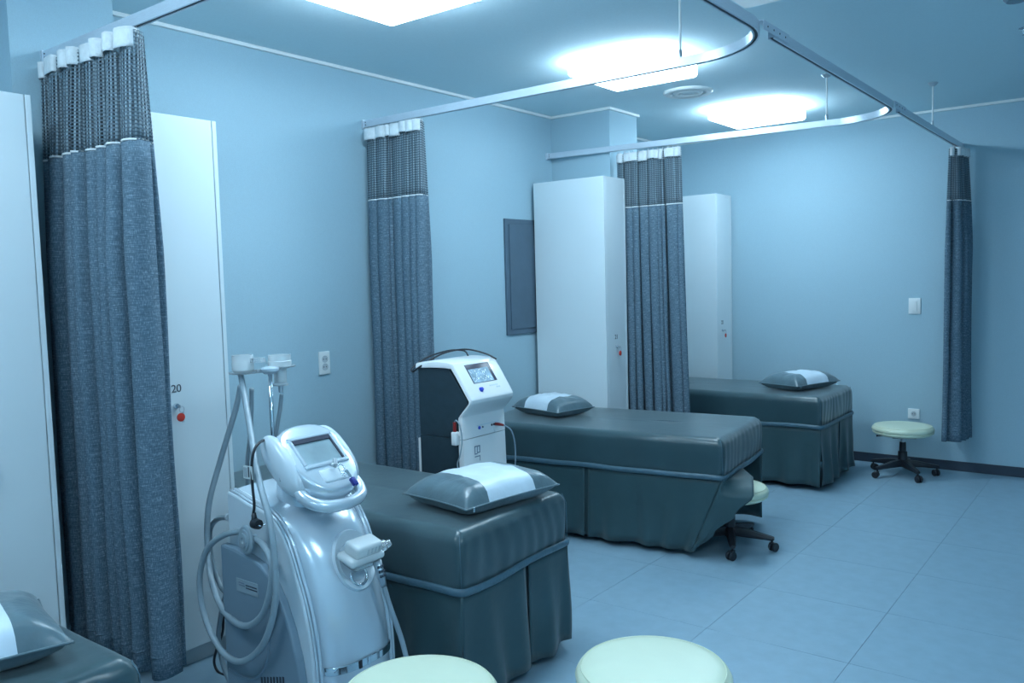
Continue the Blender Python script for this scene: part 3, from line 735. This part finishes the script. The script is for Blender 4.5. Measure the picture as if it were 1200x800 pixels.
# bezel ring round the screen
def ring_plate(x0, x1, y0, y1, t_, z0, z1):
    m = MB()
    for (a, b) in (((x0-t_, y0-t_, z0), (x0, y1+t_, z1)), ((x1, y0-t_, z0), (x1+t_, y1+t_, z1)), ((x0, y0-t_, z0), (x1, y0, z1)), ((x0, y1, z0), (x1, y1+t_, z1))): m.box(a, b)
    return m
B(ring_plate(-.052, .052, -.076, .076, .014, -.008, .0095).xf(HM), 'screen_bezel', M['silver'], head, bevel=.004)
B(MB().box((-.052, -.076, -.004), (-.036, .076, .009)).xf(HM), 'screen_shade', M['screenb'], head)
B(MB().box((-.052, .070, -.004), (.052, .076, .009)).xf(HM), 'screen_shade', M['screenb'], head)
B(MB().box((-.052, -.076, -.004), (.052, .076, .004)).xf(HM), 'screen', M['screen'], head)
B(MB().rbox((.074, -.055, -.02), (.135, .055, .006), .012).xf(HM), 'key_plate', M['silver2'], head, smooth='auto')
for k, (x_, y_, l_) in enumerate(((-.07, -.112, .05), (-.045, -.116, .06), (-.02, -.118, .045), (.01, -.119, .06))):
    B(MB().tube([(x_, y_-.018, -.038), (x_+.02, y_-.024, -.045-.004*k), (x_+.032, y_-.026, -.062)], .002, 5).xf(HM), 'wrap_crease', M['clear'], head, smooth=True)
hp = [(.080, -.106, -.058), (.135, -.112, -.050), (.180, -.085, -.040), (.200, -.03, -.034), (.200, .03, -.034), (.180, .085, -.040), (.135, .112, -.050), (.085, .108, -.055)]
B(MB().tube(spline(hp, 6), .0205, 12).xf(HM), 'handle', M['silver'], smooth=True)
# cradle dish with handpiece on the front
i = min(range(len(pp)), key=lambda k: abs(pp[k][1]-.59)); nx, nz = normal2(i); dn = Vector((abs(nx), 0, abs(nz))).normalized()
dc = Vector((pp[i][0], YC+.02, pp[i][1]))+dn*.052
DM = Matrix.Translation(dc) @ Vector((0, 0, 1)).rotation_difference(dn).to_matrix().to_4x4()
B(MB().lathe([(.092, -.02), (.096, .004), (.092, .012), (.082, .008), (.05, -.004), (.001, -.006)], 36).xf(DM @ Matrix.Diagonal((1.05, .85, 1, 1))), 'cradle_dish', M['silver2'], smooth='auto')
B(MB().tube([(.052+.03*math.cos(a), -.005+.032*math.sin(a), .012) for a in [2*PI*k/20 for k in range(20)]], .005, 8, closed=True).xf(DM), 'cradle_ring', M['chrome'], smooth=True)
hc = on_y(407, 640, YC); hc = dc+dn*.055+Vector((0, 0, .012))
HMt = Matrix.Translation(hc) @ Matrix.Rotation(R(18), 4, 'Y')
hpz = B(MB().rbox((-.034, -.062, .004), (.034, .05, .048), .012).xf(HMt), 'handpiece_head', M['milky'], smooth='auto')
B(MB().rbox((-.042, -.082, -.018), (.042, .062, .010), .014).xf(HMt), 'handpiece_collar', M['milky'], hpz, smooth='auto')
B(MB().rbox((-.034, -.06, -.040), (.034, .05, -.016), .012).xf(HMt), 'handpiece_skirt', M['clear'], hpz, smooth='auto')
for y_, r_ in ((.072, .018), (.094, .012)):
    B(MB().lathe([(.001, -.02), (r_, -.018), (r_*1.1, 0), (r_, .02), (.001, .022)], 18, (0, y_, .0), (.2, 1, .35)).xf(HMt), 'handpiece_clip', M['clear'], hpz, smooth='auto')
for k in range(4): B(MB().box((.0335, -.02+.016*k, .018), (.0352, -.014+.016*k, .036)).xf(HMt), 'handpiece_rib', M['clear'], hpz)
g0 = hc+Vector((.028, .03, -.028)); g1 = g0+Vector((.016, .012, -.085))
B(MB().tube([g0, g0.lerp(g1, .5), g1], [.015, .014, .010], 12), 'handpiece_grip', M['steel'], hpz, smooth=True)
for k in range(3):
    for q in (-1, 0, 1):
        c_ = g0.lerp(g1, .2+.18*k)+Vector((.013, q*.009-.002, 0)); B(MB().box(c_-Vector((.0025, .003, .004)), c_+Vector((.0025, .003, .004))), 'grip_key', M['ink'], hpz)
B(MB().tube(spline([g1, g1+Vector((.012, .012, -.07)), g1+Vector((.03, .045, -.2)), g1+Vector((.045, .06, -.33)), g1+Vector((.0, .10, -.44)), g1+Vector((-.1, .12, -.465))], 8), .0085, 10), 'handpiece_hose', M['hose'], hpz, smooth=True)
# tall accessory rack behind the head: chrome post, tray, two clear cups
YR = 1.86
ptop = on_y(316, 434, YR); pbot = on_y(322, 560, YR); pbot = Vector((ptop.x, YR, .80))
B(MB().tube([pbot, ptop], .0075, 12), 'rack_post', M['chrome'], smooth=True)
tray = B(MB().lathe([(.001, -.012), (.02, -.012), (.034, .0), (.034, .008), (.022, .015), (.001, .017)], 28, ptop), 'tray_boss', M['silver'], smooth='auto')
c1 = on_y(285, 436, 1.78); c2 = on_y(327, 430, 1.92)
B(MB().tube([c1, ptop, c2], .007, 8, flat=2.2), 'tray_arm', M['clear'], smooth=True)
def cup(c, r, h, m, name): return B(MB().lathe([(.001, .004), (r*.8, .0), (r, .008), (r*1.02, h*.55), (r*.97, h*.6), (r*.97, h), (r*.90, h), (r*.9, .012), (.001, .012)], 30, c), name, m, smooth='auto')
u1 = cup(c1+Vector((0, 0, 0)), .038, .062, M['milky'], 'applicator_cup')
B(MB().lathe([(.001, 0), (.05, 0), (.05, .006), (.001, .006)], 30, c1-Vector((0, 0, .004))), 'cup_flange', M['clear'], u1, smooth='auto')
B(MB().lathe([(.001, 0), (.028, 0), (.026, .016), (.001, .018)], 20, c1+Vector((.045, .03, .035))), 'cup_lid', M['clear'], u1, smooth='auto')
u2 = cup(c2+Vector((.005, 0, -.004)), .042, .050, M['milky'], 'applicator_cup')
B(MB().lathe([(.024, 0), (.023, -.01), (.0225, -.055), (.028, -.060), (.028, -.066), (.001, -.067)], 26, c2+Vector((.005, 0, -.002))), 'cup_stem', M['milky'], u2, smooth='auto')
B(MB().lathe([(.001, 0), (.052, 0), (.052, .005), (.001, .005)], 30, c2+Vector((.012, 0, .002))), 'cup_flange', M['clear'], u2, smooth='auto')
B(MB().lathe([(.001, 0), (.010, 0), (.009, -.018), (.008, -.026), (.001, -.026)], 14, c2+Vector((.005, 0, -.068))), 'cup_nipple', M['steel'], u2, smooth='auto')
# hoses: traced directions laid on planes beside and behind the body
def hose(name, pts, r=.0095, m='hose', k=8):
    return B(MB().tube(spline([on_y(x, y, Y) for x, y, Y in pts], k), r, 10), name, M[m], smooth=True)
hose('hose', [(282, 438, 1.78), (291, 490, 1.70), (303, 560, 1.585), (316, 610, 1.545), (322, 660, 1.54), (322, 710, 1.54), (308, 755, 1.54), (282, 775, 1.545), (258, 760, 1.55), (240, 722, 1.56), (234, 680, 1.565), (242, 645, 1.57), (262, 627, 1.575), (285, 622, 1.58)], .0105)
hose('hose', [(282, 452, 1.80), (276, 480, 1.80), (258, 540, 1.76), (245, 590, 1.70), (243, 635, 1.66), (248, 680, 1.62), (262, 715, 1.58), (285, 733, 1.55), (306, 722, 1.545), (317, 690, 1.545), (318, 660, 1.55), (308, 638, 1.56), (300, 632, 1.575)], .0105)
hose('hose', [(295, 455, 1.84), (294, 500, 1.86), (290, 540, 1.88), (290, 575, 1.90), (292, 600, 1.91)], .008)
hose('hose', [(330, 462, 1.92), (328, 480, 1.92), (324, 505, 1.92), (322, 540, 1.915), (326, 570, 1.90)], .0075)
hose('hose', [(268, 606, 1.72), (255, 608, 1.73), (246, 622, 1.74), (248, 655, 1.74), (258, 685, 1.73), (268, 697, 1.72)], .0095)
hose('hose', [(266, 690, 1.76), (259, 720, 1.76), (256, 750, 1.76), (262, 780, 1.76), (270, 800, 1.76), (278, 812, 1.77)], .009)
B(MB().lathe([(.001, 0), (.014, 0), (.014, .01), (.008, .016)], 16, on_y(269, 606, 1.72), (-1, 0, 0)), 'hose_socket', M['silver2'], smooth='auto')
hose('power_cord', [(268, 697, 1.80), (262, 715, 1.80), (261, 740, 1.80), (254, 760, 1.80), (251, 776, 1.80), (257, 788, 1.80), (272, 792, 1.80)], .005, 'blackp')
# cable hook disc on the side
dcn = on_y(290, 632, YN-.03)
dk = B(MB().lathe([(.012, -.03), (.012, 0), (.046, .001), (.048, .006), (.043, .010), (.034, .010), (.033, .014), (.023, .014), (.022, .018), (.010, .018), (.008, .013), (.001, .013)], 36, dcn, (-.15, -1, .05)), 'cable_hook', M['hose'], smooth='auto')
# power lead with plug hung over the head
hose('power_lead', [(316, 515, 1.70), (306, 517, 1.62), (298, 527, 1.575), (295, 545, 1.565), (296, 570, 1.56), (298, 592, 1.555), (296, 605, 1.555)], .0045, 'blackp')
pc = on_y(300, 612, 1.555)
pg = B(MB().tube([pc+Vector((-.008, 0, .03)), pc+Vector((-.008, 0, .008)), pc+Vector((-.006, 0, -.006))], [.006, .010, .012], 10), 'plug', M['blackp'], smooth=True)
B(MB().lathe([(.001, -.014), (.016, -.014), (.017, 0), (.015, .014), (.001, .015)], 18, pc+Vector((.002, 0, -.004)), (1, .0, .0)), 'plug_body', M['blackp'], pg, smooth='auto')
for s in (-1, 1): B(MB().tube([pc+Vector((.014, s*.008, -.004)), pc+Vector((.036, s*.008, -.004))], .0024, 8), 'plug_pin', M['chrome'], pg, smooth=True)
lp = on_y(291, 553, 1.56)
tg = B(MB().box(lp+Vector((-.026, -.001, -.022)), lp+Vector((.022, .0005, .020))), 'cord_tag', M['paper'])
B(MB().box(lp+Vector((.0, -.0016, -.016)), lp+Vector((.007, -.0008, .017))), 'tag_print', M['ink'], tg)
for k in range(4): B(MB().box(lp+Vector((-.022+.005*k, -.0016, -.017)), lp+Vector((-.020+.005*k, -.0008, .014))), 'tag_print', M['greyink'], tg)

# keys hanging from the machine head
kp = HM @ Vector((.086, .010, .016))
t = thing('key_bunch', 'steel keys with a blue cap hanging from the silver machine head', 'keys', kp); t.scale = (1.12, 1.12, 1.12); t.rotation_euler = (0, R(-46), 0); o_ = Vector(kp)
MB().tube([(.0, -.008, .012), (.002, -.004, .004), (.004, .0, -.004)], [.007, .006, .005], 8).build('key_bow', M['steel'], t, smooth=True)
MB().box((.004, -.009, -.002), (.012, .002, .022)).xf(Matrix.Rotation(R(-25), 4, 'X')).build('key_head', M['steel'], t, bevel=.001)
MB().tube([(.010+.002*math.sin(a), .006+.010*math.cos(a), -.018+.017*math.sin(a)) for a in [2*PI*k/18 for k in range(18)]], .0016, 6, closed=True).build('key_ring', M['chrome'], t, smooth=True)
MB().tube([(.014+.002*math.sin(a), -.001+.008*math.cos(a), -.036+.009*math.sin(a)) for a in [2*PI*k/14 for k in range(14)]], .0014, 6, closed=True).build('key_ring', M['chrome'], t, smooth=True)
MB().box((.014, .006, -.060), (.018, .016, -.030)).build('key_blade', M['chrome'], t, bevel=.001)
MB().rbox((.010, .004, -.086), (.022, .020, -.060), .002).build('key_cap', M['navy'], t, smooth='auto')['label'] = 'dark blue key cap'

# ------------------------------------------------------------------ white machine behind the bed (faces the aisle, +X)
Y0, Y1 = 2.95, 3.265
root = thing('white_machine', 'white and charcoal treatment machine with screen behind the nearest full bed', 'machine', (-2.72, (Y0+Y1)/2, 0)); off = Vector(root.location)
dp = [(-2.855, 1.085), (-2.655, 1.088), (-2.548, .945), (-2.545, .930), (-2.600, .868), (-2.606, .850), (-2.596, .60), (-2.585, .06), (-2.855, .06)]
def offp(d):
    return [(-2.865, 1.085+d), (-2.76, 1.090+d*1.35), (-2.652+d*.4, 1.090+d*1.1), (-2.625+d*.5, 1.075+d*.8), (-2.545+d*.75, .960+d*.3), (-2.531+d*.6, .938), (-2.545+d*.7, .918-d*.1), (-2.592+d*.8, .868), (-2.600+d, .845), (-2.596+d, .758)]
outer = spline([(x, 0, z) for x, z in offp(.026)], 5); outer = [(p.x, p.z) for p in outer]
inner = spline([(x, 0, z) for x, z in offp(.002)], 5); inner = [(p.x, p.z) for p in inner]
def strip(o_, i_, y0, y1, rr=.014):
    # shell with rounded long edges: cross-section across Y
    V = []; F = []; n = len(o_); ys = [(y0, 0), (y0, .5), (y0+rr*.3, .85), (y0+rr, 1), (y1-rr, 1), (y1-rr*.3, .85), (y1, .5), (y1, 0)]
    for k in range(n):
        for (y, f) in ys:
            V.append((i_[k][0]+(o_[k][0]-i_[k][0])*f, y, i_[k][1]+(o_[k][1]-i_[k][1])*f))
    m_ = len(ys)
    for k in range(n-1):
        for j in range(m_): F.append((k*m_+j, k*m_+(j+1) % m_, (k+1)*m_+(j+1) % m_, (k+1)*m_+j))
    F.append(tuple(range(m_-1, -1, -1))); F.append(tuple((n-1)*m_+j for j in range(m_)))
    return MB().add(V, F)
sh = B(strip(outer, inner, Y0-.006, Y1+.006), 'top_shell', M['mwhite'], smooth='auto')
lo = [(-2.570, .755), (-2.566, .60), (-2.556, .30), (-2.552, .06)]; li = [(-2.602, .755), (-2.60, .60), (-2.592, .30), (-2.588, .06)]
B(strip(lo, li, Y0-.006, Y1+.006), 'front_panel', M['mwhite'], smooth='auto')
up_ = [p for p in dp[:6]]+[(-2.603, .760), (-2.855, .760)]
for (ya, yb) in ((Y0, Y0+.02), (Y1-.02, Y1)):
    B(MB().prism(up_, ya, yb), 'upper_side_panel', M['mdark'], bevel=.002)
    B(MB().prism([(-2.855, .757), (-2.603, .757), (-2.590, .06), (-2.855, .06)], ya, yb), 'lower_side_panel', M['mdark'], bevel=.002)
B(MB().prism([(x*.998-.006, z-.004) for x, z in dp], Y0+.02, Y1-.02), 'core', M['mdark'])
B(MB().prism([(-2.875, .74), (-2.857, .72), (-2.857, .06), (-2.875, .06)], Y0+.004, Y1-.004), 'rear_panel', M['mwhite'], bevel=.003)
B(MB().rbox((-2.87, Y0, .045), (-2.55, Y1, .075), .006), 'base', M['mdark'], smooth='auto')
for x in (-2.83, -2.60):
    for y in (Y0+.04, Y1-.04): B(MB().lathe([(.001, -.011), (.019, -.011), (.0225, -.005), (.0225, .005), (.019, .011), (.001, .011)], 16, (x, y, .0225), (0, 1, 0)), 'caster_wheel', M['blackp'], smooth='auto')
# sloped face frame
pa = Vector((-2.625+.026*.5, 0, 1.075+.026*.8)); pb = Vector((-2.545+.026*.75, 0, .960+.026*.3))
e1 = (pb-pa).normalized(); e2 = Vector((0, 1, 0)); e3 = e1.cross(e2); e3 = e3 if e3.x > 0 else -e3
YM = (Y0+Y1)/2
FM = Matrix(((e1.x, e2.x, e3.x, pa.x), (e1.y, e2.y, e3.y, YM), (e1.z, e2.z, e3.z, pa.z), (0, 0, 0, 1)))
Lf = (pb-pa).length
B(MB().rbox((-.008, -.092, -.004), (.098, .088, .0025), .003).xf(FM), 'screen_bezel', M['screenb'], sh, smooth='auto')
B(MB().box((.020, -.086, .0024), (.095, .064, .0032)).xf(FM), 'screen', M['lit'], sh)
rr_ = random.Random(5)
for k in range(46):
    x_ = rr_.uniform(.024, .086); y_ = rr_.uniform(-.080, .055); l_ = rr_.uniform(.003, .009); w2 = rr_.uniform(.001, .0025)
    B(MB().box((x_, y_, .0031), (x_+l_, y_+w2, .0036)).xf(FM @ Matrix.Rotation(rr_.uniform(-.1, .1), 4, 'Z')), 'screen_mark', M['litw'], sh)
B(MB().lathe([(.001, .012), (.008, .012), (.010, .006), (.013, .002), (.013, -.001)], 24).xf(FM @ Matrix.Translation((Lf*.86, -.062, .0))), 'start_button', M['blue'], sh, smooth='auto')
for (x_, ya, yb) in ((.116, .01, .075), (.128, .055, .085)):
    for k in range(6):
        y_ = ya+(yb-ya)*k/6; B(MB().box((x_, y_, .0002), (x_+.007, y_+(yb-ya)/9, .0012)).xf(FM), 'face_print', M['paleink'], sh)
# connector strip
xs = -2.574
B(MB().box((xs-.004, Y0+.095, .782), (xs+.0015, Y1-.045, .812)), 'connector_strip', M['silver2'], bevel=.002)
for (y, r_, m_) in ((Y0+.115, .009, 'blue'), (Y0+.14, .005, 'ink'), (Y1-.105, .006, 'ink'), (Y1-.088, .006, 'ink')):
    B(MB().lathe([(.001, .004), (r_*.8, .004), (r_, .001), (r_, -.001)], 16, (xs+.001, y, .797), (1, 0, 0)), 'connector', M[m_], smooth='auto')
pj = Vector((xs+.002, Y1-.078, .797))
pl = B(MB().tube([pj, pj+Vector((.02, .003, 0)), pj+Vector((.045, .012, -.004))], [.008, .008, .005], 10), 'probe_plug', M['dred'], smooth=True)
B(MB().tube(spline([pj+Vector((.045, .012, -.004)), pj+Vector((.075, .03, -.03)), pj+Vector((.085, .045, -.10)), pj+Vector((.08, .05, -.2)), pj+Vector((.06, .05, -.40)), pj+Vector((.03, .05, -.6)), pj+Vector((-.02, .07, -.76))], 8), .0036, 8), 'probe_cable', M['bluegrey'], smooth=True)
B(MB().tube([(xs+.001, Y1-.095, .782), (xs+.006, Y1-.088, .772), (xs+.004, Y1-.080, .755)], .0025, 6), 'tie_loop', M['mwhite'], smooth=True)
# BNE lettering turned on its side, built from strokes (reads downwards)
def stroke(y0, z0, y1, z1, t_=.0048):
    x_ = -2.5685
    B(MB().box((x_-.003, min(y0, y1)-t_/2, min(z0, z1)-t_/2), (x_+.0015, max(y0, y1)+t_/2, max(z0, z1)+t_/2)), 'lettering', M['greyink'])
def glyph(zt, segs, Wg=.036, Hg=.036, ya=Y0+.072):
    # glyph space: gx right 0..1, gy up 0..1 ; turned clockwise: gx -> down, gy -> +Y
    for (a, b, c_, d_) in segs: stroke(ya+b*Hg, zt-a*Wg, ya+d_*Hg, zt-c_*Wg)
gB = [(0, 0, 0, 1), (0, 1, .85, 1), (0, .5, .85, .5), (0, 0, 1, 0), (1, 0, 1, .42), (.87, .56, .87, 1)]
gN = [(0, 0, 0, 1), (0, 1, 1, 1), (1, 0, 1, 1)]
gE = [(0, 0, 0, 1), (0, 1, 1, 1), (0, .5, .9, .5), (0, 0, 1, 0)]
for k, g_ in enumerate((gB, gN, gE)): glyph(.712-k*.049, g_)
# probe holder on the near side
hx = on_y(534, 513, Y0-.015)
ho = B(MB().rbox((hx.x-.016, Y0-.032, hx.z-.035), (hx.x+.016, Y0, hx.z+.03), .006), 'probe_holder', M['mwhite'], smooth='auto')
B(MB().box((hx.x+.014, Y0-.014, hx.z+.010), (hx.x+.034, Y0-.002, hx.z+.028)), 'holder_lug', M['mwhite'], ho, bevel=.002)
pr = B(MB().tube([(hx.x-.002, Y0-.018, hx.z+.02), (hx.x-.001, Y0-.018, hx.z+.075)], .0085, 10), 'probe', M['dred'], smooth='auto')
B(MB().tube(spline([(hx.x-.001, Y0-.018, hx.z+.075), (hx.x+.012, Y0-.02, hx.z+.085), (hx.x+.035, Y0-.022, hx.z+.06), (hx.x+.045, Y0-.022, hx.z-.01), (hx.x+.03, Y0-.022, hx.z-.08), (hx.x+.012, Y0-.022, hx.z-.13), (hx.x+.04, Y0-.022, hx.z-.21), (hx.x+.05, Y0-.02, hx.z-.3)], 8), .0032, 8), 'probe_lead', M['hose'], pr, smooth=True)
# black cable lying on top
zt_ = 1.128
B(MB().tube(spline([(-2.60, Y1-.02, 1.112), (-2.66, Y1-.035, 1.140), (-2.72, YM+.04, 1.165), (-2.78, YM-.06, 1.150), (-2.83, Y0-.01, 1.095), (-2.865, Y0-.028, 1.070), (-2.90, Y0+.01, 1.085), (-2.91, YM-.03, 1.125), (-2.87, YM+.08, 1.150), (-2.80, YM+.12, 1.150), (-2.75, Y1-.06, 1.129)], 8), .0045, 8), 'top_cable', M['blackp'], smooth=True)
B(MB().rbox((-2.62, Y1, 1.01), (-2.60, Y1+.018, 1.03), .003), 'side_latch', M['blackp'], smooth='auto')
